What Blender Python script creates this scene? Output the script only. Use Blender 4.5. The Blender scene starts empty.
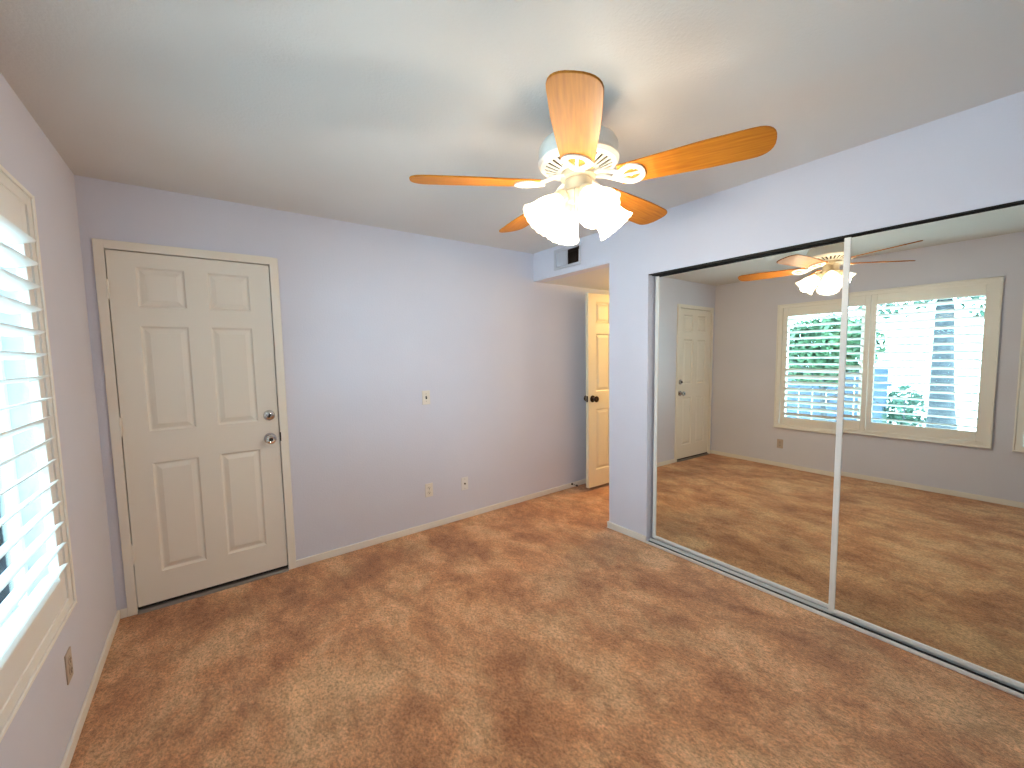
import bpy, bmesh, math, random
from mathutils import Vector, Matrix
random.seed(7)
S = bpy.context.scene
COL = S.collection
PI = math.pi

# ------------------------------------------------------------------ camera
FPX, PX, PY = 404.83, 504.32, 387.27          # focal length and principal point in pixels
cam = bpy.data.cameras.new('camera')
cam.sensor_fit = 'HORIZONTAL'; cam.sensor_width = 36.0
cam.lens = FPX / 1024 * 36
cam.shift_x = (512 - PX) / 1024
cam.shift_y = (PY - 384) / 1024
cam.clip_start = 0.02; cam.clip_end = 200
camo = bpy.data.objects.new('camera', cam); COL.objects.link(camo)
yaw, pit, rol = (math.radians(a) for a in (36.047, -4.431, -1.1469))
fw = Vector((math.sin(yaw)*math.cos(pit), math.cos(yaw)*math.cos(pit), math.sin(pit)))
rt = Vector((math.cos(yaw), -math.sin(yaw), 0)); up = rt.cross(fw)
rt, up = rt*math.cos(rol)+up*math.sin(rol), up*math.cos(rol)-rt*math.sin(rol)
mw = Matrix((rt, up, -fw)).transposed().to_4x4()
mw.translation = Vector((0.5054, -3.081, 1.4459))
camo.matrix_world = mw
S.camera = camo

# ------------------------------------------------------------------ exposure, sky, lights
S.view_settings.view_transform = 'Standard'
S.view_settings.look = 'None'
S.view_settings.gamma = 1.0
S.view_settings.use_curve_mapping = False
S.view_settings.exposure = 0.10

SKY_STRENGTH = 18.0
w = bpy.data.worlds.new('sky'); S.world = w; w.use_nodes = True
bg = w.node_tree.nodes['Background']
bg.inputs['Color'].default_value = (0.55, 0.80, 1.0, 1)
bg.inputs['Strength'].default_value = SKY_STRENGTH

def lamp(name, kind, loc, power, color, size=None):
    l = bpy.data.lights.new(name, kind); l.energy = power; l.color = color
    if size is not None:
        l.shadow_soft_size = size
    o = bpy.data.objects.new(name, l); o.location = loc; COL.objects.link(o)
    return o
for (py, pz, sy, sz) in ((-1.79, 1.29, 1.9, 1.5), (-3.42, 1.29, 1.05, 1.5)):       # window portals, guide the sky's light
    pl_ = bpy.data.lights.new('window_portal', 'AREA'); pl_.shape = 'RECTANGLE'; pl_.size = sz; pl_.size_y = sy
    po = bpy.data.objects.new('window_portal', pl_); po.location = (-0.16, py, pz); po.rotation_euler = (0, -PI/2, 0)
    COL.objects.link(po); pl_.cycles.is_portal = True
HALL_POWER = 64.0
lamp('hall_lamp', 'POINT', (4.92, -.62, 1.95), HALL_POWER, (1.0, .64, .20), .10)
BULB_POWER = 14.0
BULB_COLOR = (1.0, .94, .82)

# ------------------------------------------------------------------ materials
def srgb(r, g, b):
    f = lambda c: (c/255)/12.92 if c/255 <= .04045 else ((c/255+.055)/1.055)**2.4
    return (f(r), f(g), f(b), 1)
def mat(name, col, rough=.6, metal=0, bump=0, bscale=120, bdist=.002, spec=.5, vary=0, vscale=4):
    m = bpy.data.materials.new(name); m.use_nodes = True
    nt = m.node_tree; b = nt.nodes['Principled BSDF']
    b.inputs['Base Color'].default_value = col; b.inputs['Roughness'].default_value = rough
    b.inputs['Metallic'].default_value = metal; b.inputs['Specular IOR Level'].default_value = spec
    tc = nt.nodes.new('ShaderNodeTexCoord')
    if vary:
        n = nt.nodes.new('ShaderNodeTexNoise'); n.inputs['Scale'].default_value = vscale; n.inputs['Detail'].default_value = 5
        nt.links.new(tc.outputs['Object'], n.inputs['Vector'])
        r = nt.nodes.new('ShaderNodeValToRGB')
        r.color_ramp.elements[0].position = .3; r.color_ramp.elements[1].position = .7
        r.color_ramp.elements[0].color = tuple(c*(1-vary) for c in col[:3])+(1,)
        r.color_ramp.elements[1].color = tuple(min(1, c*(1+vary)) for c in col[:3])+(1,)
        nt.links.new(n.outputs['Fac'], r.inputs['Fac']); nt.links.new(r.outputs['Color'], b.inputs['Base Color'])
    if bump:
        n = nt.nodes.new('ShaderNodeTexNoise'); n.inputs['Scale'].default_value = bscale; n.inputs['Detail'].default_value = 3
        nt.links.new(tc.outputs['Object'], n.inputs['Vector'])
        bp = nt.nodes.new('ShaderNodeBump'); bp.inputs['Strength'].default_value = bump; bp.inputs['Distance'].default_value = bdist
        nt.links.new(n.outputs['Fac'], bp.inputs['Height']); nt.links.new(bp.outputs['Normal'], b.inputs['Normal'])
    return m

M_wall = mat('lavender_wall_paint', srgb(214, 214, 227), .75, bump=.35, bscale=95, bdist=.003, spec=.3, vary=.015, vscale=2)
M_ceil = mat('ceiling_paint', srgb(220, 217, 215), .85, bump=.4, bscale=110, bdist=.003, spec=.2, vary=.015, vscale=2)
M_trim = mat('white_trim_paint', srgb(232, 226, 218), .45, bump=.05, bscale=30, spec=.4)
M_door = mat('cream_door_paint', srgb(236, 229, 218), .42, bump=.05, bscale=60, spec=.45)
M_doorB = mat('ivory_door_paint', srgb(228, 216, 190), .45, bump=.05, bscale=60, spec=.4)
M_shut = mat('white_shutter_paint', srgb(238, 234, 228), .4, bump=.03, bscale=40, spec=.4)
M_alu = mat('aluminium', (.80, .80, .80, 1), .32, 1, bump=.04, bscale=200)
M_white_metal = mat('white_enamel', srgb(235, 232, 225), .3, spec=.5, bump=.02, bscale=80)
M_cream = mat('cream_enamel', srgb(206, 190, 164), .35, spec=.5, bump=.02, bscale=80)
M_vent = mat('painted_register', srgb(192, 192, 202), .6, bump=.05, bscale=90)
M_chrome = mat('chrome', (.62, .62, .62, 1), .12, 1, bump=.01, bscale=60)
M_bronze = mat('dark_bronze', srgb(58, 42, 32), .32, .9, bump=.02, bscale=60)
M_steel = mat('threshold_metal', (.30, .28, .26, 1), .42, 1, bump=.05, bscale=120)
M_dark = mat('rubber_and_gap_black', (.012, .011, .011, 1), .7, bump=.05, bscale=120)  # rubber and tracks, also the dark painted into door and mirror gaps
M_duct = mat('shaded_duct_metal', srgb(46, 32, 26), .7, bump=.1, bscale=60)
M_plate = mat('ivory_plastic', srgb(230, 222, 212), .35, bump=.02, bscale=60)
M_plate_t = mat('tan_plastic', srgb(186, 168, 154), .4, bump=.02, bscale=60)
M_plate_w = mat('white_plastic', srgb(230, 228, 228), .35, bump=.02, bscale=60)
M_slot = mat('dark_slot', srgb(48, 40, 36), .6, bump=.02, bscale=60)
M_out = mat('stucco', srgb(215, 208, 196), .9, bump=.4, bscale=80)
M_bark = mat('bark', srgb(58, 60, 66), .9, bump=.9, bscale=26, bdist=.02, vary=.3, vscale=9)
M_leaf = mat('leaf', srgb(62, 92, 62), .55, bump=.2, bscale=30, vary=.45, vscale=3)
M_leaf2 = mat('blue_green_leaf', srgb(38, 72, 56), .55, bump=.2, bscale=30, vary=.4, vscale=3)
M_ground = mat('concrete', srgb(226, 224, 218), .9, bump=.3, bscale=40, vary=.08, vscale=1.2)
M_fence = mat('painted_fence', srgb(66, 80, 100), .8, bump=.2, bscale=30, vary=.1, vscale=3)

def wood_mat():
    m = bpy.data.materials.new('maple_blade_wood'); m.use_nodes = True
    nt = m.node_tree; b = nt.nodes['Principled BSDF']
    tc = nt.nodes.new('ShaderNodeTexCoord'); mp = nt.nodes.new('ShaderNodeMapping')
    mp.inputs['Scale'].default_value = (3, 45, 10)
    n = nt.nodes.new('ShaderNodeTexNoise'); n.inputs['Scale'].default_value = 2.2; n.inputs['Detail'].default_value = 6
    r = nt.nodes.new('ShaderNodeValToRGB')
    r.color_ramp.elements[0].position = .3; r.color_ramp.elements[1].position = .72
    r.color_ramp.elements[0].color = srgb(170, 98, 24); r.color_ramp.elements[1].color = srgb(198, 126, 40)
    nt.links.new(tc.outputs['Object'], mp.inputs['Vector']); nt.links.new(mp.outputs['Vector'], n.inputs['Vector'])
    nt.links.new(n.outputs['Fac'], r.inputs['Fac']); nt.links.new(r.outputs['Color'], b.inputs['Base Color'])
    b.inputs['Roughness'].default_value = .5; b.inputs['Specular IOR Level'].default_value = .15
    return m
M_wood = wood_mat()

def carpet_mat():
    m = bpy.data.materials.new('brown_carpet'); m.use_nodes = True
    nt = m.node_tree; b = nt.nodes['Principled BSDF']
    N = lambda t: nt.nodes.new(t)
    L = nt.links.new
    tc = N('ShaderNodeTexCoord')
    def noise(scale, detail, rough=.5, dist=0, mapping=None):
        n = N('ShaderNodeTexNoise'); n.inputs['Scale'].default_value = scale
        n.inputs['Detail'].default_value = detail; n.inputs['Roughness'].default_value = rough
        n.inputs['Distortion'].default_value = dist
        if mapping:
            mp = N('ShaderNodeMapping'); mp.inputs['Scale'].default_value = mapping[0]; mp.inputs['Rotation'].default_value = (0, 0, mapping[1])
            L(tc.outputs['Object'], mp.inputs['Vector']); L(mp.outputs['Vector'], n.inputs['Vector'])
        else:
            L(tc.outputs['Object'], n.inputs['Vector'])
        return n
    def ramp(src, stops):
        r = N('ShaderNodeValToRGB'); e = r.color_ramp.elements
        e[0].position, e[0].color = stops[0]; e[1].position, e[1].color = stops[-1]
        for p, c in stops[1:-1]:
            k = e.new(p); k.color = c
        L(src, r.inputs['Fac']); return r
    def mix(kind, fac, a, bb):
        x = N('ShaderNodeMix'); x.data_type = 'RGBA'; x.blend_type = kind
        if isinstance(fac, float): x.inputs['Factor'].default_value = fac
        else: L(fac, x.inputs['Factor'])
        L(a, x.inputs['A'])
        if isinstance(bb, tuple): x.inputs['B'].default_value = bb
        else: L(bb, x.inputs['B'])
        return x.outputs['Result']
    big = noise(2.4, 10, .74, .35, ((1.0, .7, 1), .65))
    base = ramp(big.outputs['Fac'], [(.37, srgb(186, 124, 80)), (.49, srgb(220, 161, 115)), (.61, srgb(240, 194, 148))]).outputs['Color']
    # trodden, flattened patches with ragged edges
    mid = noise(5.5, 7, .72, .5, ((1, .55, 1), .75))
    mr = ramp(mid.outputs['Fac'], [(.36, (.66, .59, .52, 1)), (.48, (.93, .92, .91, 1)), (.60, (1.06, 1.06, 1.06, 1))]).outputs['Color']
    c = mix('MULTIPLY', .75, base, mr)
    # brushed strokes in the pile
    st = noise(95, 5, .66, .4, ((1.0, .7, 1), .6))
    sr = ramp(st.outputs['Fac'], [(.35, (.62, .53, .45, 1)), (.49, (.97, .96, .95, 1)), (.63, (1.22, 1.21, 1.20, 1))]).outputs['Color']
    c = mix('MULTIPLY', 1.0, c, sr)
    # combed strokes left by feet and the vacuum cleaner
    cb = noise(16, 8, .78, .6, ((1.0, .58, 1), .62))
    cr = ramp(cb.outputs['Fac'], [(.36, (.74, .67, .60, 1)), (.48, (.97, .96, .95, 1)), (.62, (1.12, 1.12, 1.12, 1))]).outputs['Color']
    c = mix('MULTIPLY', .8, c, cr)
    fine = noise(240, 3, .7)
    fr = ramp(fine.outputs['Fac'], [(.3, (.66, .64, .62, 1)), (.7, (1.22, 1.22, 1.22, 1))]).outputs['Color']
    c = mix('MULTIPLY', .8, c, fr)
    # worn stain patches that stay where they are
    def spot(x, y, rx, ry, rot, strength, colour):
        nonlocal c
        mp = N('ShaderNodeMapping'); mp.vector_type = 'TEXTURE'
        mp.inputs['Location'].default_value = (x, y, 0); mp.inputs['Rotation'].default_value = (0, 0, rot); mp.inputs['Scale'].default_value = (rx, ry, 1)
        L(tc.outputs['Object'], mp.inputs['Vector'])
        add = N('ShaderNodeVectorMath'); add.operation = 'MULTIPLY_ADD'
        wn = noise(5, 6, .7)
        sub = N('ShaderNodeVectorMath'); sub.operation = 'SUBTRACT'; L(wn.outputs['Color'], sub.inputs[0]); sub.inputs[1].default_value = (.5, .5, .5)
        L(sub.outputs[0], add.inputs[0]); add.inputs[1].default_value = (1.6, 1.6, 0); L(mp.outputs['Vector'], add.inputs[2])
        ln = N('ShaderNodeVectorMath'); ln.operation = 'LENGTH'; L(add.outputs[0], ln.inputs[0])
        mr_ = N('ShaderNodeMapRange'); mr_.interpolation_type = 'SMOOTHSTEP'
        mr_.inputs['From Min'].default_value = .45; mr_.inputs['From Max'].default_value = 1.15
        mr_.inputs['To Min'].default_value = strength; mr_.inputs['To Max'].default_value = 0
        L(ln.outputs['Value'], mr_.inputs['Value'])
        c = mix('MULTIPLY', mr_.outputs['Result'], c, colour)
    D = (.66, .58, .50, 1)
    for a in STAINS:
        spot(*a, D)
    L(c, b.inputs['Base Color'])
    b.inputs['Roughness'].default_value = .95; b.inputs['Specular IOR Level'].default_value = .15
    b.inputs['Sheen Weight'].default_value = .25; b.inputs['Sheen Roughness'].default_value = .5
    ad = N('ShaderNodeMath'); ad.operation = 'MULTIPLY_ADD'; ad.inputs[1].default_value = .6
    L(st.outputs['Fac'], ad.inputs[0]); L(fine.outputs['Fac'], ad.inputs[2])
    bp = N('ShaderNodeBump'); bp.inputs['Strength'].default_value = .8; bp.inputs['Distance'].default_value = .012
    L(ad.outputs[0], bp.inputs['Height']); L(bp.outputs['Normal'], b.inputs['Normal'])
    return m
STAINS = [(2.72, -1.08, .30, .42, .2, .75), (1.45, -.33, .62, .16, .15, .55), (.55, -.28, .40, .16, 0, .5),
          (1.55, -1.75, .34, .24, .6, .45), (.95, -1.9, .12, .14, .3, .5), (2.35, -1.95, .22, .2, .4, .45),
          (1.95, -.6, .25, .14, .2, .45), (2.2, -1.45, .5, .18, .8, .4), (2.9, -2.6, .3, .25, .6, .4)]
M_carpet = carpet_mat()

def mirror_mat():
    m = bpy.data.materials.new('mirror_glass'); m.use_nodes = True
    nt = m.node_tree; b = nt.nodes['Principled BSDF']
    b.inputs['Base Color'].default_value = (.84, .85, .77, 1); b.inputs['Metallic'].default_value = 1
    b.inputs['Roughness'].default_value = 0.0
    tc = nt.nodes.new('ShaderNodeTexCoord'); n = nt.nodes.new('ShaderNodeTexNoise'); n.inputs['Scale'].default_value = 1.2
    nt.links.new(tc.outputs['Object'], n.inputs['Vector'])
    r = nt.nodes.new('ShaderNodeMapRange'); r.inputs['To Min'].default_value = 0; r.inputs['To Max'].default_value = .012
    nt.links.new(n.outputs['Fac'], r.inputs['Value']); nt.links.new(r.outputs['Result'], b.inputs['Roughness'])
    return m
M_mirror = mirror_mat()

def pane_mat():
    m = bpy.data.materials.new('window_glass'); m.use_nodes = True
    nt = m.node_tree; nt.nodes.remove(nt.nodes['Principled BSDF'])
    t = nt.nodes.new('ShaderNodeBsdfTransparent'); t.inputs['Color'].default_value = (.90, .97, .97, 1)
    g = nt.nodes.new('ShaderNodeBsdfGlossy'); g.inputs['Roughness'].default_value = 0
    f = nt.nodes.new('ShaderNodeFresnel'); f.inputs['IOR'].default_value = 1.3
    x = nt.nodes.new('ShaderNodeMixShader')
    nt.links.new(f.outputs[0], x.inputs[0]); nt.links.new(t.outputs[0], x.inputs[1]); nt.links.new(g.outputs[0], x.inputs[2])
    nt.links.new(x.outputs[0], nt.nodes['Material Output'].inputs['Surface'])
    return m
M_pane = pane_mat()

def shade_mat():
    m = bpy.data.materials.new('lit_frosted_glass'); m.use_nodes = True
    nt = m.node_tree; nt.nodes.remove(nt.nodes['Principled BSDF'])
    e = nt.nodes.new('ShaderNodeEmission'); e.inputs['Color'].default_value = (1, .84, .60, 1); e.inputs['Strength'].default_value = 1.5
    t = nt.nodes.new('ShaderNodeBsdfTransparent'); t.inputs['Color'].default_value = (1, .95, .88, 1)
    d = nt.nodes.new('ShaderNodeBsdfTranslucent'); d.inputs['Color'].default_value = (.9, .85, .76, 1)
    x = nt.nodes.new('ShaderNodeMixShader'); x.inputs[0].default_value = .46
    a = nt.nodes.new('ShaderNodeAddShader')
    nt.links.new(d.outputs[0], x.inputs[1]); nt.links.new(t.outputs[0], x.inputs[2])
    nt.links.new(x.outputs[0], a.inputs[0]); nt.links.new(e.outputs[0], a.inputs[1])
    nt.links.new(a.outputs[0], nt.nodes['Material Output'].inputs['Surface'])
    return m
M_shade = shade_mat()
def glow_mat():
    m = bpy.data.materials.new('lit_bulb'); m.use_nodes = True
    nt = m.node_tree; nt.nodes.remove(nt.nodes['Principled BSDF'])
    e = nt.nodes.new('ShaderNodeEmission'); e.inputs['Color'].default_value = (1, .82, .55, 1); e.inputs['Strength'].default_value = 8
    nt.links.new(e.outputs[0], nt.nodes['Material Output'].inputs['Surface'])
    return m
M_bulb = glow_mat()

# ------------------------------------------------------------------ mesh helpers
def obj(name, bm, m, parent=None, smooth=False, loc=None, rot=None, bevel=0, matw=None, angle=35):
    bmesh.ops.remove_doubles(bm, verts=bm.verts, dist=1e-6)
    bmesh.ops.recalc_face_normals(bm, faces=bm.faces)
    me = bpy.data.meshes.new(name); bm.to_mesh(me); bm.free()
    o = bpy.data.objects.new(name, me); COL.objects.link(o)
    me.materials.append(m)
    if parent: o.parent = parent
    if loc: o.location = loc
    if rot: o.rotation_euler = rot
    if smooth:
        for p in me.polygons: p.use_smooth = True
        me.set_sharp_from_angle(angle=math.radians(angle))
    if bevel:
        md = o.modifiers.new('bevel', 'BEVEL'); md.width = bevel; md.segments = 2; md.limit_method = 'ANGLE'; md.angle_limit = math.radians(40)
    return o
def struct(name, bm, m, parent=None, **k):
    o = obj(name, bm, m, parent, **k); o['kind'] = 'structure'; return o
def empty(name, loc, rotz=0):
    o = bpy.data.objects.new(name, None); o.location = loc; o.rotation_euler = (0, 0, rotz); o.empty_display_size = .05
    COL.objects.link(o); return o
def tag(o, label, cat, group=None):
    o['label'] = label; o['category'] = cat
    if group: o['group'] = group
    return o
def box(bm, x0, x1, y0, y1, z0, z1, mtx=None):
    vs = [Vector((x, y, z)) for x in (x0, x1) for y in (y0, y1) for z in (z0, z1)]
    if mtx: vs = [mtx @ v for v in vs]
    v = [bm.verts.new(p) for p in vs]
    for f in ((0, 1, 3, 2), (4, 6, 7, 5), (0, 4, 5, 1), (2, 3, 7, 6), (0, 2, 6, 4), (1, 5, 7, 3)):
        bm.faces.new([v[i] for i in f])
    return bm
def boxes(*bs):
    bm = bmesh.new()
    for b in bs: box(bm, *b)
    return bm
def lathe(bm, prof, mtx=None, n=32, cap0=True, cap1=True, rfun=None):
    """prof: (radius, height) along +z"""
    mtx = mtx or Matrix(); rings = []
    for i, (r, z) in enumerate(prof):
        ring = []
        for k in range(n):
            a = 2*PI*k/n
            rr, zz = (r, z) if rfun is None else rfun(r, z, a, i)
            ring.append(bm.verts.new(mtx @ Vector((rr*math.cos(a), rr*math.sin(a), zz))))
        rings.append(ring)
    for a, b in zip(rings, rings[1:]):
        for k in range(n):
            bm.faces.new((a[k], a[(k+1) % n], b[(k+1) % n], b[k]))
    if cap0: bm.faces.new(rings[0][::-1])
    if cap1: bm.faces.new(rings[-1])
    return bm
def tube(bm, pts, r, n=8):
    pts = [Vector(p) for p in pts]; rings = []
    for i, p in enumerate(pts):
        d = (pts[min(i+1, len(pts)-1)] - pts[max(i-1, 0)]).normalized()
        u = d.cross(Vector((0, 0, 1)))
        if u.length < 1e-3: u = d.cross(Vector((1, 0, 0)))
        u.normalize(); v = d.cross(u)
        rr = r[i] if isinstance(r, (list, tuple)) else r
        rings.append([bm.verts.new(p + (u*math.cos(2*PI*k/n)+v*math.sin(2*PI*k/n))*rr) for k in range(n)])
    for a, b in zip(rings, rings[1:]):
        for k in range(n): bm.faces.new((a[k], a[(k+1) % n], b[(k+1) % n], b[k]))
    bm.faces.new(rings[0][::-1]); bm.faces.new(rings[-1])
    return bm
def axis(loc, d):
    """matrix whose +z points along d"""
    d = Vector(d).normalized()
    return Matrix.Translation(Vector(loc)) @ d.to_track_quat('Z', 'Y').to_matrix().to_4x4()

# ------------------------------------------------------------------ room dimensions (metres)
W, H, HB = 3.1275, 2.432, 2.1643          # mirror wall, ceiling height, alcove ceiling
YPL, YPR, ZT = -.929, -1.2837, 2.0165     # pier faces, top of the mirror opening
YM = -3.56                                 # far end of the mirror opening
YB = -4.25                                 # wall behind the camera
XE = 4.47                                  # end wall of the alcove
T = .12
WIN = [(-2.705, -.868, .546, 2.022), (-3.93, -2.912, .546, 2.022)]

# ------------------------------------------------------------------ shell
bm = bmesh.new()
box(bm, -.02, 6.3, YB, .0, -.08, 0)
fl = struct('floor', bm, M_carpet)
struct('ceiling', boxes((-.15, W+.02, YB-.1, .12, H, H+.1)), M_ceil)
struct('ceiling_alcove', boxes((W+.12, 6.4, -2.7, .0, HB, HB+.1)), M_ceil)
# left (window) wall
bm = bmesh.new()
ys = [YB-.1]
for (a, b, c, d) in WIN[::-1]: ys += [a, b]
ys += [0.12]
for i in range(0, len(ys)-1, 2): box(bm, -.15, 0, ys[i], ys[i+1], -.05, H)
for (a, b, c, d) in WIN:
    box(bm, -.15, 0, a, b, -.05, c); box(bm, -.15, 0, a, b, d, H)
struct('wall_left', bm, M_wall)
# far wall with the exterior door opening
DX0, DX1, DZ0, DZ1 = .0907, .8623, .0325, 2.0645
struct('wall_back', boxes((0, DX0-.012, 0, T, -.05, H), (DX0-.012, DX1+.012, 0, T, DZ1+.012, H), (DX1+.012, 6.4, 0, T, -.05, H)), M_wall)
# mirror wall: header over the alcove (with a duct hole), pier, header over the mirrors, end piece
VY0, VY1, VZ0, VZ1 = -.608, -.318, 2.238, 2.374
struct('wall_right', boxes(
    (W, W+T, YPL, VY0, HB, H), (W, W+T, VY1, 0, HB, H), (W, W+T, VY0, VY1, HB, VZ0), (W, W+T, VY0, VY1, VZ1, H),
    (W, W+T, YPR, YPL, -.05, H), (W, W+T, YM, YPR, ZT, H), (W, W+T, YB-.1, YM, -.05, H)), M_wall)
struct('wall_rear', boxes((-.15, W+T, YB-.1, YB, -.05, H)), M_wall)
struct('wall_alcove', boxes((W+T, XE+.1, YPL-.1, YPL, -.05, HB)), M_wall)
struct('wall_closet', boxes((W+.75, W+.85, YM-.1, YPL-.1, -.05, H), (W+T, W+.85, YM-.1, YM, -.05, H), (W+T, W+.75, YM, YPL, ZT+.1, ZT+.2)), M_wall)
HB1 = -.985
struct('wall_end', boxes((XE, XE+.1, -.19, 0, -.05, HB), (XE, XE+.1, -.94, -.19, 2.085, HB), (XE, XE+.1, -2.6, HB1+.045, -.05, HB)), M_wall)
struct('wall_hall', boxes((6.2, 6.3, -2.6, 0, -.05, HB), (XE, 6.3, -2.7, -2.6, -.05, HB)), M_wall)

# baseboards
def baseboard(name, *bs): struct(name, boxes(*bs), M_trim, bevel=.004)
BH = .052
baseboard('baseboard_left', (0, .012, YB, 0, 0, BH))
baseboard('baseboard_back', (.9155, XE, -.012, 0, 0, BH), (.012, .0443, -.012, 0, 0, BH))
baseboard('baseboard_right', (W-.012, W, YPR, YPL+.012, 0, BH), (W-.012, W+.6, YPL, YPL+.012, 0, BH))
baseboard('baseboard_rear', (0, W, YB, YB+.012, 0, BH), (W-.012, W, YB, YM, 0, BH))

# ------------------------------------------------------------------ panelled doors
def panel_face(bm, cols, rows, w_, h_, y, sgn):
    """one face of a six panel door in the x/z plane at depth y; sgn=-1 faces -y"""
    xs = [0] + [c for cc in cols for c in cc] + [w_]
    zs = [0] + [c for cc in rows for c in cc] + [h_]
    def quad(p): bm.faces.new([bm.verts.new(q) for q in p])
    for i in range(len(xs)-1):
        for j in range(len(zs)-1):
            x0, x1, z0, z1 = xs[i], xs[i+1], zs[j], zs[j+1]
            if i % 2 == 1 and j % 2 == 1:
                loops = []
                for ins, dep in ((0, 0), (.004, .006), (.010, .012), (.016, .012), (.040, .0025), (.043, .0025)):
                    yy = y - sgn*dep
                    loops.append([bm.verts.new(p) for p in ((x0+ins, yy, z0+ins), (x1-ins, yy, z0+ins), (x1-ins, yy, z1-ins), (x0+ins, yy, z1-ins))])
                for a, b in zip(loops, loops[1:]):
                    for k in range(4): bm.faces.new((a[k], a[(k+1) % 4], b[(k+1) % 4], b[k]))
                bm.faces.new(loops[-1])
            else:
                quad(((x0, y, z0), (x1, y, z0), (x1, y, z1), (x0, y, z1)))
def door_slab(w_, h_, t, cols, rows):
    bm = bmesh.new()
    panel_face(bm, cols, rows, w_, h_, 0, -1)
    panel_face(bm, cols, rows, w_, h_, t, 1)
    xs = [0] + [c for cc in cols for c in cc] + [w_]; zs = [0] + [c for cc in rows for c in cc] + [h_]
    q = lambda p: bm.faces.new([bm.verts.new(v) for v in p])
    for a, b in zip(xs, xs[1:]):
        for z in (0, h_): q(((a, 0, z), (b, 0, z), (b, t, z), (a, t, z)))
    for a, b in zip(zs, zs[1:]):
        for x in (0, w_): q(((x, 0, a), (x, 0, b), (x, t, b), (x, t, a)))
    bmesh.ops.remove_doubles(bm, verts=bm.verts, dist=1e-5)
    return bm
COLS = [(.116, .332), (.440, .656)]
ROWS = [(.180, .832), (1.018, 1.622), (1.730, 1.952)]

# exterior door (door_1)
d1 = struct('door_1', door_slab(DX1-DX0, DZ1-DZ0, .042, COLS, ROWS), M_door)
d1.location = (DX0, .002, DZ0)
def knob(bm, loc, d, big=True):
    m = axis(loc, d)
    lathe(bm, [(.033, 0), (.033, .003), (.030, .008), (.016, .010), (.012, .016), (.012, .030), (.017, .036), (.025, .042), (.0285, .050), (.0285, .057), (.024, .064), (.015, .067), (.012, .065)], m @ Matrix.Diagonal((1.12, 1.12, 1, 1)), 32)
    return bm
bm = knob(bmesh.new(), (0, 0, 0), (0, -1, 0))
k = obj('door_knob', bm, M_chrome, d1, smooth=True, loc=(.8075-DX0, 0, .929-DZ0)); k['label'] = 'chrome door knob'
bm = lathe(bmesh.new(), [(.004, 0), (.011, 0), (.011, .001), (.006, .0025)], axis((0, -.0655, 0), (0, -1, 0)), 20)
obj('key_face', bm, M_slot, k, smooth=True)
bm = lathe(bmesh.new(), [(.031, 0), (.031, .006), (.028, .013), (.022, .018), (.013, .020), (.012, .018)], axis((0, 0, 0), (0, -1, 0)) @ Matrix.Diagonal((1.12, 1.12, 1, 1)), 32)
k = obj('deadbolt', bm, M_chrome, d1, smooth=True, loc=(.8105-DX0, 0, 1.0835-DZ0)); k['label'] = 'chrome deadbolt'
obj('thumb_turn', box(bmesh.new(), -.004, .004, -.036, -.017, -.013, .013, Matrix.Rotation(.5, 4, 'Y')), M_slot, k, bevel=.002)
for hz in (1.848, 1.088, .350):                 # hinges with barrels proud of the casing
    bm = boxes((-.010, .002, -.004, .002, -.05, .05))
    lathe(bm, [(.0075, -.052), (.0075, .052)], Matrix.Translation((-.004, -.009, 0)), 14)
    lathe(bm, [(.004, .052), (.0065, .054), (.0065, .058), (.003, .061)], Matrix.Translation((-.004, -.009, 0)), 14)
    obj('hinge', bm, M_door, d1, smooth=True, loc=(0, 0, hz-DZ0))
obj('gap_shade_strip', boxes((-.004, DX1-DX0+.004, .003, .06, -.0145, -.001)), M_dark, d1)  # black strip in place of the dark gap under the door
# casing, jamb, threshold, strike
cx0, cx1, cz1 = .0446, .9152, 2.1149
cs = struct('trim_1', boxes((cx0, DX0-.004, -.013, 0, 0, cz1), (DX1+.004, cx1, -.013, 0, 0, cz1), (DX0-.004, DX1+.004, -.013, 0, DZ1+.004, cz1),
    (DX0-.012, DX0-.006, 0, T, 0, DZ1+.01), (DX1+.006, DX1+.012, 0, T, 0, DZ1+.01), (DX0-.012, DX1+.012, 0, T, DZ1+.006, DZ1+.012),
    (DX0-.006, DX0+.012, .048, .062, 0, DZ1+.006), (DX1-.012, DX1+.006, .048, .062, 0, DZ1+.006), (DX0+.012, DX1-.012, .048, .062, DZ1-.012, DZ1+.006)), M_door, bevel=.003)
obj('strike_plate', boxes((DX1+.002, DX1+.009, -.0142, -.004, .905, .965)), M_bronze, cs, bevel=.001)
bm = bmesh.new()
prof = [(-.024, 0), (-.022, .006), (-.008, .016), (.02, .017), (.06, .017), (.06, 0)]
for xa in (DX0-.003, DX1+.003):
    pass
va = [bm.verts.new((DX0-.003, y, z)) for y, z in prof]; vb = [bm.verts.new((DX1+.003, y, z)) for y, z in prof]
for i in range(len(prof)): bm.faces.new((va[i], va[(i+1) % 6], vb[(i+1) % 6], vb[i]))
bm.faces.new(va); bm.faces.new(vb[::-1])
th = obj('door_threshold', bm, M_steel)
th['kind'] = 'structure'; th.name = 'trim_2'
struct('wall_light_block', boxes((-.1, 1.1, .2, .26, -.05, 2.4)), M_dark)  # unseen black wall added behind the door to stop light at its gaps

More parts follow.
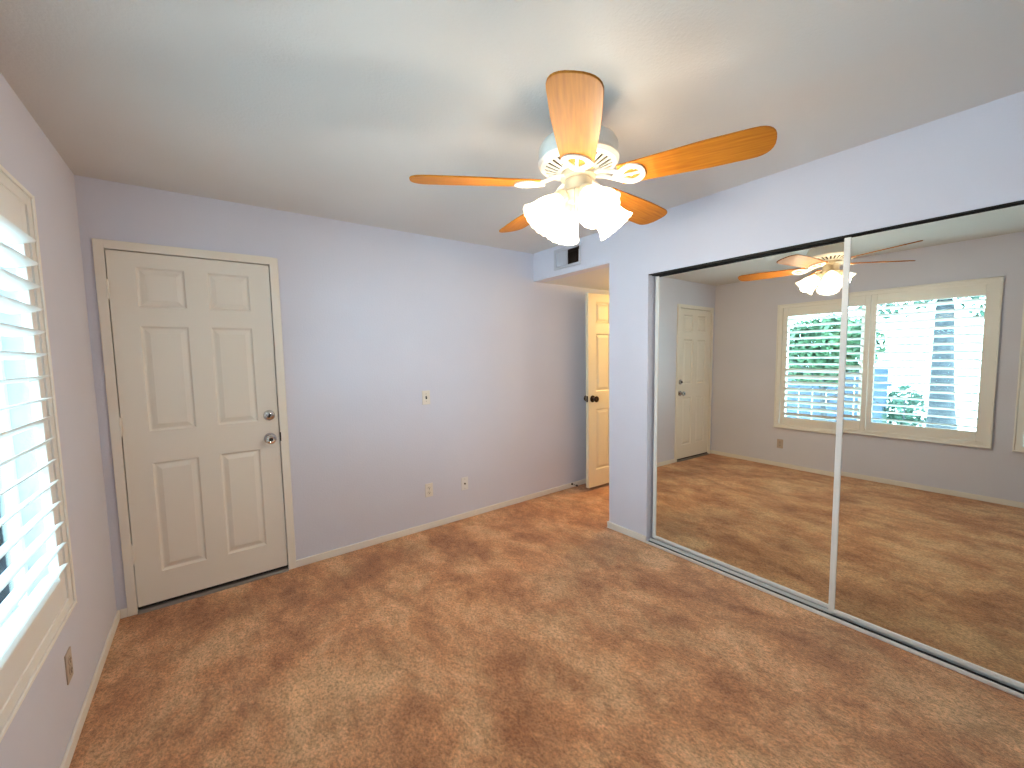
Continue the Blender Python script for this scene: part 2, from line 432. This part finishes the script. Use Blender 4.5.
# hall door (door_2): stands open against the far wall in the alcove
d2 = struct('door_2', door_slab(.762, 2.032, .036, COLS, ROWS), M_doorB)
d2.location = (3.664, -.2185, .035); d2.rotation_euler = (0, 0, math.radians(-1.2))
bm = knob(bmesh.new(), (0, 0, 0), (0, -1, 0)); knob(bm, (0, .036, 0), (0, 1, 0))
obj('door_knob', bm, M_bronze, d2, smooth=True, loc=(.062, 0, .945))['label'] = 'dark bronze door knob'
obj('latch_plate', boxes((-.0015, .002, .006, .030, -.032, .032), (-.008, 0, .012, .024, -.008, .008)), M_bronze, d2, loc=(0, 0, .945), bevel=.001)
for hz in (.2, 1.0, 1.82):
    obj('hinge', lathe(bmesh.new(), [(.0075, -.05), (.0075, .05)], None, 14), M_bronze, d2, smooth=True, loc=(.768, .036, hz))
struct('trim_3', boxes((XE-.012, XE, -.19, -.135, 0, 2.14), (XE-.012, XE, -.94, -.19, 2.085, 2.14)), M_trim, bevel=.003)
# spring door stop on the baseboard behind the hall door
ds = empty('door_stop', (3.625, -.012, .04))
tag(ds, 'small dark door stop on the far baseboard beside the open ivory door', 'door stop')
bm = bmesh.new(); tube(bm, [(.006*math.cos(t*.9), -.012-.0028*t, .006*math.sin(t*.9)) for t in range(20)], .0016, 6)
obj('spring', bm, M_bronze, ds, smooth=True)
obj('base', lathe(bmesh.new(), [(.012, 0), (.012, .004), (.007, .012)], axis((0, 0, 0), (0, -1, 0)), 20), M_bronze, ds, smooth=True)
obj('rubber_tip', lathe(bmesh.new(), [(.007, 0), (.009, .004), (.009, .014), (.005, .018)], axis((0, -.065, 0), (0, -1, 0)), 20), M_dark, ds, smooth=True)

# ------------------------------------------------------------------ mirrored sliding doors
def mirror_door(name, label, loc, rot, wid, z0, z1, sl, sr, rb, rtp):
    """local +y runs towards the camera end; glass faces -x"""
    t = empty(name, loc); t.rotation_euler = rot
    tag(t, label, 'mirror door', 'mirrored sliding closet doors')
    g = obj('mirror', boxes((0, .006, -wid+sr*.5, -sl*.5, z0+rb*.5, z1-rtp*.5)), M_mirror, t)
    for (nm, b) in (('stile', (-.006, .012, -sl, 0, z0, z1)), ('stile', (-.006, .012, -wid, -wid+sr, z0, z1)),
                    ('rail', (-.005, .012, -wid+sr, -sl, z0, z0+rb)), ('gap_shade_rail', (-.003, .012, -wid+sr, -sl, z1-rtp, z1))):
        obj(nm, boxes(b), M_dark if nm == 'gap_shade_rail' else M_alu_w, t, bevel=.0025)  # top rail coloured black in place of the dark gap above the glass
    return t
M_alu_w = mat('brushed_white_aluminium', srgb(226, 223, 219), .38, 0, bump=.03, bscale=150)
TZ = math.radians(-0.99)          # the rear panel hangs slightly askew in its track
TY = math.radians(0.42)
def mirror_plane_rot(): return (0, TY, 0)
# plane of the rear mirror: x = W+.0545 + .0073(z-1) + .0173(y+1.8)
tiz, tiy = .0073, .0173
n_ = Vector((1, -tiy, -tiz)).normalized()
yv = Vector((tiy, 1, 0)).normalized(); zv = n_.cross(yv)
R_ = Matrix((n_, yv, zv)).transposed()
y0r = -1.302
org = Vector((W+.0545 + tiz*(0-1) + tiy*(y0r+1.8), y0r, 0))
mirror_door('mirror_door', 'left mirrored sliding closet door next to the pier, set behind the other one', org, R_.to_euler(), 1.13, .034, ZT-.014, .026, .026, .022, .008)
mirror_door('mirror_door', 'right mirrored sliding closet door, in front and nearest the camera', (W+.0189, -2.4063, 0), (0, 0, 0), 1.135, .030, ZT-.0105, .027, .026, .022, .004)
tr = empty('sliding_door_track', (W, YPR, 0))
tag(tr, 'silver double-channel floor track under the mirrored closet doors', 'door track')
Lr = YM-YPR
obj('base_plate', boxes((-.012, .10, Lr+.004, -.004, 0, .006)), M_alu, tr, bevel=.001)
for xx in (-.012, .036, .094):
    obj('rail', boxes((xx, xx+.006, Lr+.004, -.004, .006, .020 if xx < 0 else .028)), M_alu_w, tr, bevel=.001)
obj('channel', boxes((-.004, .034, Lr+.004, -.004, .0062, .0085)), M_dark, tr)
tt = empty('sliding_door_track', (W, YPR, ZT))
tag(tt, 'dark top track under the header above the mirrored closet doors', 'door track')
obj('channel', boxes((.004, .112, Lr+.004, -.004, -.006, -.001)), M_dark, tt)
for xx in (.001, .042, .108):
    obj('flange', boxes((xx, xx+.003, Lr+.004, -.004, -.010 if xx > .002 else -.005, -.001)), M_dark, tt)

# ------------------------------------------------------------------ windows with plantation shutters
def window(name, y0, y1, z0, z1):
    """y0<y1; aluminium slider set towards the outside of the wall, shutter casing on the room side"""
    c = .0425
    f = struct(name, boxes((0, .018, y0-c, y0+.012, z0-c, z1+c), (0, .018, y1-.012, y1+c, z0-c, z1+c),
                           (0, .018, y0+.012, y1-.012, z0-c, z0+.006), (0, .018, y0+.012, y1-.012, z1-.006, z1+c),
                           (.018, .026, y0-c, y0-c+.012, z0-c, z1+c), (.018, .026, y1+c-.012, y1+c, z0-c, z1+c),
                           (.018, .026, y0-c, y1+c, z0-c, z0-c+.012), (.018, .026, y0-c, y1+c, z1+c-.012, z1+c)), M_shut, bevel=.003)
    a = .035; ym = (y0+y1)/2
    obj('sash', boxes((-.14, -.08, y0, y0+a, z0, z1), (-.14, -.08, y1-a, y1, z0, z1), (-.14, -.08, y0+a, y1-a, z0, z0+a), (-.14, -.08, y0+a, y1-a, z1-a, z1),
                      (-.135, -.085, ym-.025, ym+.025, z0+a, z1-a)), M_white_metal, f, bevel=.003)
    for (a0, b0, x) in ((y0+a, ym-.025, -.118), (ym+.025, y1-a, -.104)):
        obj('pane', boxes((x, x+.004, a0, b0, z0+a, z1-a)), M_pane, f)
    return f
window('window_1', *WIN[0]); window('window_2', *WIN[1])

def louver_bm(y0, y1):
    bm = bmesh.new(); n = 14; hw, ht = .0445, .0055
    prof = [(hw*math.cos(2*PI*k/n), ht*math.sin(2*PI*k/n)) for k in range(n)]
    a = [bm.verts.new((x, y0, z)) for x, z in prof]; b = [bm.verts.new((x, y1, z)) for x, z in prof]
    for k in range(n): bm.faces.new((a[k], a[(k+1) % n], b[(k+1) % n], b[k]))
    bm.faces.new(a[::-1]); bm.faces.new(b)
    return bm
def shutter(label, y0, y1, s0, s1, tilt, rod=False, cat='window shutter'):
    """panel from y0 to y1 (y0<y1) with stile widths s0, s1"""
    zb, zt, rb, rtp = .551, 2.019, .097, .109
    t = empty('plantation_shutter', (0, (y0+y1)/2, zb)); c = (y0+y1)/2
    tag(t, label, cat, 'plantation shutter panels')
    l0, l1 = y0+s0-c, y1-s1-c
    for b in ((-.012, .014, y0-c, l0, 0, zt-zb), (-.012, .014, l1, y1-c, 0, zt-zb)): obj('stile', boxes(b), M_shut, t, bevel=.003)
    for b in ((-.012, .014, l0, l1, 0, rb), (-.012, .014, l0, l1, zt-zb-rtp, zt-zb)): obj('rail', boxes(b), M_shut, t, bevel=.003)
    n = 16; z0 = rb; z1 = zt-zb-rtp
    for k in range(n):
        z = z0 + (z1-z0)*(k+.5)/n
        a = tilt(k)
        obj('louver', louver_bm(l0+.003, l1-.003), M_shut, t, smooth=True, loc=(.002, 0, z), rot=(0, -math.radians(a), 0), angle=80)
    return t
shutter('plantation shutter panel nearest the cream door, lower louvers tilted nearly closed', -1.8545, -.8855, .045, .0515, lambda k: 33 if k < 8 else 14)
shutter('plantation shutter panel with all louvers open, tree trunk outside, seen in right mirror', -2.7005, -1.8575, .0515, .0475, lambda k: 17)
shutter('plantation shutter panel of the second window, just visible at the edge of the right mirror', -3.42, -2.93, .05, .05, lambda k: 62)
shutter('unseen plantation shutter panel added to block light in the second window, nearest the rear wall', -3.912, -3.423, .05, .05, lambda k: 62)  # unseen panel added with louvers nearly shut, holds back second-window light

# ------------------------------------------------------------------ wall plates
def plate(name, label, cat, loc, rotz, kind, m):
    """local -y faces the room"""
    t = empty(name, loc, rotz); tag(t, label, cat)
    obj('cover_plate', boxes((-.035, .035, -.005, 0, -.0575, .0575)), m, t, bevel=.003)
    if kind == 'switch':
        obj('toggle', box(bmesh.new(), -.004, .004, -.017, -.004, -.006, .006, Matrix.Rotation(.35, 4, 'X')), M_slot, t, bevel=.0015)
        obj('toggle_slot', boxes((-.006, .006, -.0054, -.004, -.013, .013)), M_slot, t)
    if kind == 'outlet':
        for z in (-.0205, .0205):
            bm = bmesh.new()
            lathe(bm, [(.0172, 0), (.0172, .003), (.016, .004)], axis((0, -.004, z), (0, -1, 0)) , 28)
            r = obj('receptacle', bm, m, t, smooth=True)
            obj('slots', boxes((-.0075, -.0045, -.0087, -.0075, z-.001, z+.009), (.0045, .0075, -.0087, -.0075, z-.001, z+.008), (-.003, .003, -.0087, -.0075, z-.011, z-.005)), M_slot, r)
    if kind == 'coax':
        obj('jack', lathe(bmesh.new(), [(.0075, 0), (.0075, .003), (.0048, .003), (.0048, .011), (.0015, .011)], axis((0, -.004, 0), (0, -1, 0)), 20), M_bronze, t, smooth=True)
    for z in ((-.03, .03) if kind == 'switch' else (0,) if kind == 'outlet' else (-.042, .042)):
        obj('screw', lathe(bmesh.new(), [(.0032, 0), (.0028, .0012)], axis((0, -.0048, z), (0, -1, 0)), 14), M_steel, t, smooth=True)
    return t
plate('light_switch', 'ivory toggle light switch on the lavender wall right of the cream door', 'light switch', (1.943, 0, 1.115), 0, 'switch', M_plate)
plate('electrical_outlet', 'ivory duplex outlet low on the far wall below the light switch', 'outlet', (1.941, 0, .332), 0, 'outlet', M_plate)
plate('cable_jack', 'white cable jack plate low on the far wall beside the ivory outlet', 'cable jack', (2.287, 0, .317), 0, 'coax', M_plate_w)
plate('electrical_outlet', 'duplex outlet on the window wall below the shutters', 'outlet', (0, -.8996, .296), PI/2, 'outlet', M_plate_t)

# ------------------------------------------------------------------ air register in the header
vt = empty('air_vent', (W, (VY0+VY1)/2, (VZ0+VZ1)/2))
tag(vt, 'white air register high on the header above the alcove opening', 'air vent')
hy, hz = (VY1-VY0)/2, (VZ1-VZ0)/2
obj('frame', boxes((-.006, 0, -hy-.022, -hy+.003, -hz-.022, hz+.022), (-.006, 0, hy-.003, hy+.022, -hz-.022, hz+.022),
                   (-.006, 0, -hy+.003, hy-.003, -hz-.022, -hz+.003), (-.006, 0, -hy+.003, hy-.003, hz-.003, hz+.022), (-.006, .004, -.006, .006, -hz, hz)), M_vent, vt, bevel=.002)
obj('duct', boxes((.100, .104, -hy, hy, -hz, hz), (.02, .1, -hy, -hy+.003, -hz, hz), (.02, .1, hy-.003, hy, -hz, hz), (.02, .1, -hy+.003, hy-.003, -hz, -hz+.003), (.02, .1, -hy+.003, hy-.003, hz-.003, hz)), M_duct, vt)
for side, ang in ((1, 45), (-1, -45)):
    for k in range(10):
        y = side*(.012 + (hy-.020)*(k+.5)/10)
        obj('fin', box(bmesh.new(), -.0009, .0009, -.0085, .0085, -hz+.002, hz-.002, Matrix.Rotation(math.radians(ang), 4, 'Z')), M_vent if side > 0 else M_duct, vt, loc=(.008, y, 0))  # one half's fins take the duct's dark colour, painting in the recess shade
obj('damper_lever', boxes((-.014, -.004, -hy-.004, -hy+.004, hz-.03, hz-.004)), M_slot, vt, bevel=.001)

# ------------------------------------------------------------------ ceiling fan
FX, FY, BZ = 1.7556, -1.8983, 2.130
fan = empty('ceiling_fan', (FX, FY, H))
tag(fan, 'white ceiling fan with five maple blades and four lit glass shades', 'ceiling fan')
Z = lambda z: z - H
obj('canopy', lathe(bmesh.new(), [(.066, Z(2.432)), (.066, Z(2.424)), (.058, Z(2.40)), (.040, Z(2.375)), (.022, Z(2.362))], None, 40), M_white_metal, fan, smooth=True)
obj('downrod', lathe(bmesh.new(), [(.0135, Z(2.375)), (.0135, Z(2.30))], None, 20), M_white_metal, fan, smooth=True)
mh = obj('motor_housing', lathe(bmesh.new(), [(.030, Z(2.335)), (.034, Z(2.322)), (.075, Z(2.314)), (.118, Z(2.300)), (.146, Z(2.284)), (.154, Z(2.270)), (.157, Z(2.262)), (.157, Z(2.225)), (.160, Z(2.221)), (.160, Z(2.212)), (.152, Z(2.203)), (.145, Z(2.199))], None, 64, cap1=False), M_white_metal, fan, smooth=True)
# slotted underside of the motor
bm = bmesh.new()
n = 28; r0, r1, r2, r3 = .066, .084, .133, .150
zz = lambda r: Z(2.172) + (r-.066)/.084*.028
def ringpts(r, off=0): return [bm.verts.new((r*math.cos(2*PI*(k+off)/(2*n)), r*math.sin(2*PI*(k+off)/(2*n)), zz(r))) for k in range(2*n)]
R0, R1, R2, R3 = (ringpts(r, 0) for r in (r0, r1, r2, r3))
for k in range(2*n):
    j = (k+1) % (2*n)
    bm.faces.new((R0[k], R0[j], R1[j], R1[k])); bm.faces.new((R2[k], R2[j], R3[j], R3[k]))
    if k % 2 == 0: bm.faces.new((R1[k], R1[j], R2[j], R2[k]))
vp = obj('vent_plate', bm, M_white_metal, mh); sd = vp.modifiers.new('thick', 'SOLIDIFY'); sd.thickness = .003
obj('motor_core', lathe(bmesh.new(), [(.12, Z(2.23)), (.12, Z(2.205)), (.06, Z(2.19))], None, 40), M_slot, mh, smooth=True)
obj('flywheel', lathe(bmesh.new(), [(.066, Z(2.182)), (.070, Z(2.178)), (.070, Z(2.152)), (.062, Z(2.148))], None, 48), M_cream, fan, smooth=True)
def blade_bm():
    bm = bmesh.new(); r0, r1 = .165, .668; pts = []
    N = 15
    hw = lambda r: .058 + .018*min(1, (r-r0)/.30)
    for i in range(N+1):
        r = r0 + (r1-.075-r0)*i/N; pts.append((r, -hw(r)))
    for i in range(1, 14):
        a = -PI/2 + PI*i/14
        ca, sa = math.cos(a), math.sin(a)
        pts.append((r1-.075 + .075*(abs(ca)**.75), .076*math.copysign(abs(sa)**.80, sa)))
    for i in range(N, -1, -1):
        r = r0 + (r1-.075-r0)*i/N; pts.append((r, hw(r)))
    t = .0032
    lo = [bm.verts.new((x, y, -t)) for x, y in pts]; hi = [bm.verts.new((x, y, t)) for x, y in pts]
    bm.faces.new(lo[::-1]); bm.faces.new(hi)
    for k in range(len(pts)): bm.faces.new((lo[k], lo[(k+1) % len(pts)], hi[(k+1) % len(pts)], hi[k]))
    return bm
def bracket_bm():
    """scrolled iron: two arms leaving the flywheel and a rounded open medallion under the blade"""
    bm = bmesh.new(); t0, t1 = -.0095, -.0036
    def strip(outer, inner):
        m_ = len(outer)
        vs = [[bm.verts.new((x, y, z)) for x, y in pl] for pl, z in ((outer, t0), (inner, t0), (outer, t1), (inner, t1))]
        for k in range(m_):
            j = (k+1) % m_
            bm.faces.new((vs[0][k], vs[0][j], vs[1][j], vs[1][k])); bm.faces.new((vs[2][k], vs[3][k], vs[3][j], vs[2][j]))
            bm.faces.new((vs[0][k], vs[2][k], vs[2][j], vs[0][j])); bm.faces.new((vs[1][k], vs[1][j], vs[3][j], vs[3][k]))
    def outline(cx, rx0, rx1, ry, n_=36, p=.85):
        o_ = []
        for k in range(n_):
            a = 2*PI*k/n_; ca, sa = math.cos(a), math.sin(a)
            o_.append((cx + (rx1 if ca > 0 else rx0)*ca, ry*math.copysign(abs(sa)**p, sa)*(1 if ca > 0 else (1 - .55*abs(ca)))))
        return o_
    strip(outline(.203, .066, .056, .059), outline(.207, .036, .034, .033))
    box(bm, .170, .243, -.0045, .0045, t0, t1)
    for s in (-1, 1):                              # arms dropping from the flywheel
        for (x0, y0, z0, x1, y1, z1) in ((.055, .013*s, .030, .100, .020*s, .022), (.100, .020*s, .022, .165, .026*s, -.006)):
            d = Vector((x1-x0, y1-y0, z1-z0)); m_ = axis((x0, y0, z0), d)
            box(bm, -.006, .006, -.0045, .0045, -.003, d.length+.003, m_)
    lathe(bm, [(.007, 0), (.006, .003), (.003, .004)], axis((.209, 0, t0), (0, 0, -1)), 14)
    for s in (-1, 1): lathe(bm, [(.0055, 0), (.0045, .003)], axis((.225, .034*s, t0), (0, 0, -1)), 12)
    return bm
bl0 = br0 = None
for k in range(5):
    a = math.radians(150.64 - 72*k)
    rot = Matrix.Rotation(a, 4, 'Z') @ Matrix.Rotation(math.radians(-12), 4, 'X')
    if bl0 is None:
        bl0 = obj('blade', blade_bm(), M_wood, fan, bevel=.0015)
        br0 = obj('blade_bracket', bracket_bm(), M_white_metal, bl0, smooth=True, angle=30)
        b = bl0
    else:
        b = bl0.copy(); COL.objects.link(b); b.parent = fan
        c = br0.copy(); COL.objects.link(c); c.parent = b
    b.location = (0, 0, Z(BZ)); b.rotation_euler = rot.to_euler()
lk = obj('switch_housing', lathe(bmesh.new(), [(.048, Z(2.152)), (.050, Z(2.148)), (.052, Z(2.142)), (.055, Z(2.140)), (.055, Z(2.102)), (.058, Z(2.098)), (.062, Z(2.092)), (.060, Z(2.080)), (.048, Z(2.066)), (.024, Z(2.058)), (.010, Z(2.052)), (.006, Z(2.044))], None, 48), M_cream, fan, smooth=True)
obj('pull_chain', tube(bmesh.new(), [(-.045, -.028, Z(2.10)), (-.06, -.036, Z(2.09)), (-.062, -.037, Z(2.0)), (-.062, -.037, Z(1.93))], .0014, 6), M_steel, fan, smooth=True)
AX = math.radians(44)
for k in range(4):
    th_ = math.radians(-21 + 90*k)
    d = Vector((math.cos(th_)*math.sin(AX), math.sin(th_)*math.sin(AX), -math.cos(AX)))
    p0 = Vector((.056*math.cos(th_), .056*math.sin(th_), Z(2.094)))
    m_ = axis(p0, d)
    arm = obj('lamp_arm', lathe(bmesh.new(), [(.012, -.018), (.012, .006), (.026, .012), (.030, .020), (.030, .040), (.027, .044)], m_, 28), M_cream, fan, smooth=True)
    prof = [(.026, .026), (.029, .040), (.038, .060), (.050, .082), (.058, .106), (.063, .130), (.070, .150), (.079, .166)]
    bm = lathe(bmesh.new(), prof, m_, 64, cap0=False, cap1=False,
               rfun=lambda r, z, a, i: (r*(1+.012*(i/7)**2*math.cos(16*a)), z + .0015*(i/7)**3*math.cos(16*a)))
    sh = obj('lamp_shade', bm, M_shade, fan, smooth=True, angle=70)
    sd = sh.modifiers.new('thick', 'SOLIDIFY'); sd.thickness = .0025
    sh['label'] = 'lit frosted glass shade with a fluted rim'
    obj('bulb', lathe(bmesh.new(), [(.012, .040), (.014, .060), (.024, .085), (.029, .105), (.026, .122), (.014, .134), (.003, .137)], m_, 24), M_bulb, sh, smooth=True)
    lp = Vector((FX, FY, H)) + p0 + d*.150
    lamp('fan_bulb_light', 'POINT', lp, BULB_POWER, BULB_COLOR, .035)

# ------------------------------------------------------------------ outside the windows
struct('ground', boxes((-14, -.15, -14, 12, -.45, -.25)), M_ground)
def leaves(bm, c, rad, n, size, rng):
    for _ in range(n):
        while True:
            p = Vector((rng.uniform(-1, 1), rng.uniform(-1, 1), rng.uniform(-1, 1)))
            if p.length < 1: break
        p = Vector((p.x*rad[0], p.y*rad[1], p.z*rad[2])) + Vector(c)
        u = Vector((rng.gauss(0, 1), rng.gauss(0, 1), rng.gauss(0, 1))).normalized()
        v = u.cross(Vector((rng.gauss(0, 1), rng.gauss(0, 1), rng.gauss(0, 1)))).normalized()
        s = size*rng.uniform(.6, 1.3)
        bm.faces.new([bm.verts.new(q) for q in (p-u*s, p+v*s*.45, p+u*s, p-v*s*.45)])
def tree(name, label, cat, base, trunk_r, trunk_h, crowns, m, seed, size=.07, group=None):
    rng = random.Random(seed); t = empty(name, base); tag(t, label, cat, group)
    pts = []; rr = []
    for i in range(8):
        f = i/7; pts.append((.05*math.sin(3*f+seed), .06*math.sin(2.2*f), trunk_h*f)); rr.append(trunk_r*(1.25-.75*f if i else 1.5))
    bm = bmesh.new(); tube(bm, pts, rr, 12)
    for k in range(4):
        a = k*1.7+seed; z = trunk_h*(.55+.12*k)
        tube(bm, [(0, 0, z), (.35*math.cos(a), .35*math.sin(a), z+.35), (.8*math.cos(a), .8*math.sin(a), z+.6)], [trunk_r*.4, trunk_r*.28, trunk_r*.1], 8)
    obj('trunk', bm, M_bark, t, smooth=True, angle=60)
    bm = bmesh.new()
    for (c, rad, n) in crowns: leaves(bm, c, rad, n, size, rng)
    me = bpy.data.meshes.new('foliage'); bm.to_mesh(me); bm.free(); me.materials.append(m)
    o = bpy.data.objects.new('foliage', me); COL.objects.link(o); o.parent = t
    return t
tree('tree', 'tree with a thick straight trunk outside the right half of the window', 'tree', (-5.0, -1.86, -.25), .15, 4.2,
     [((0, .2, 3.3), (.55, 1.4, .8), 1500), ((.1, .7, 2.6), (.4, .6, .35), 260), ((.1, -.5, 2.5), (.4, .4, .4), 220)], M_leaf2, 3)
tree('shrub', 'bushy green shrub outside the left half of the window', 'shrub', (-3.3, -.35, -.25), .05, 1.5,
     [((0, 0, 1.75), (.5, 1.0, .65), 6500)], M_leaf, 5, .06)
tree('shrub', 'low blue green shrub left of the thick tree trunk outside', 'shrub', (-2.7, -1.72, -.25), .03, .6,
     [((0, 0, .70), (.25, .24, .42), 420)], M_leaf2, 9, .06)
fe = empty('garden_fence', (-4.2, 0, -.25)); tag(fe, 'low grey blue garden fence beyond the green shrub outside the window', 'fence')
for k in range(12):
    obj('board', boxes((-.012, .012, -1.25+.24*k, -1.25+.24*k+.225, .05, 1.35)), M_fence, fe, bevel=.003)
obj('rail', boxes((-.05, -.012, -1.3, 1.6, .25, .34)), M_fence, fe); obj('rail', boxes((-.05, -.012, -1.3, 1.6, 1.0, 1.09)), M_fence, fe)
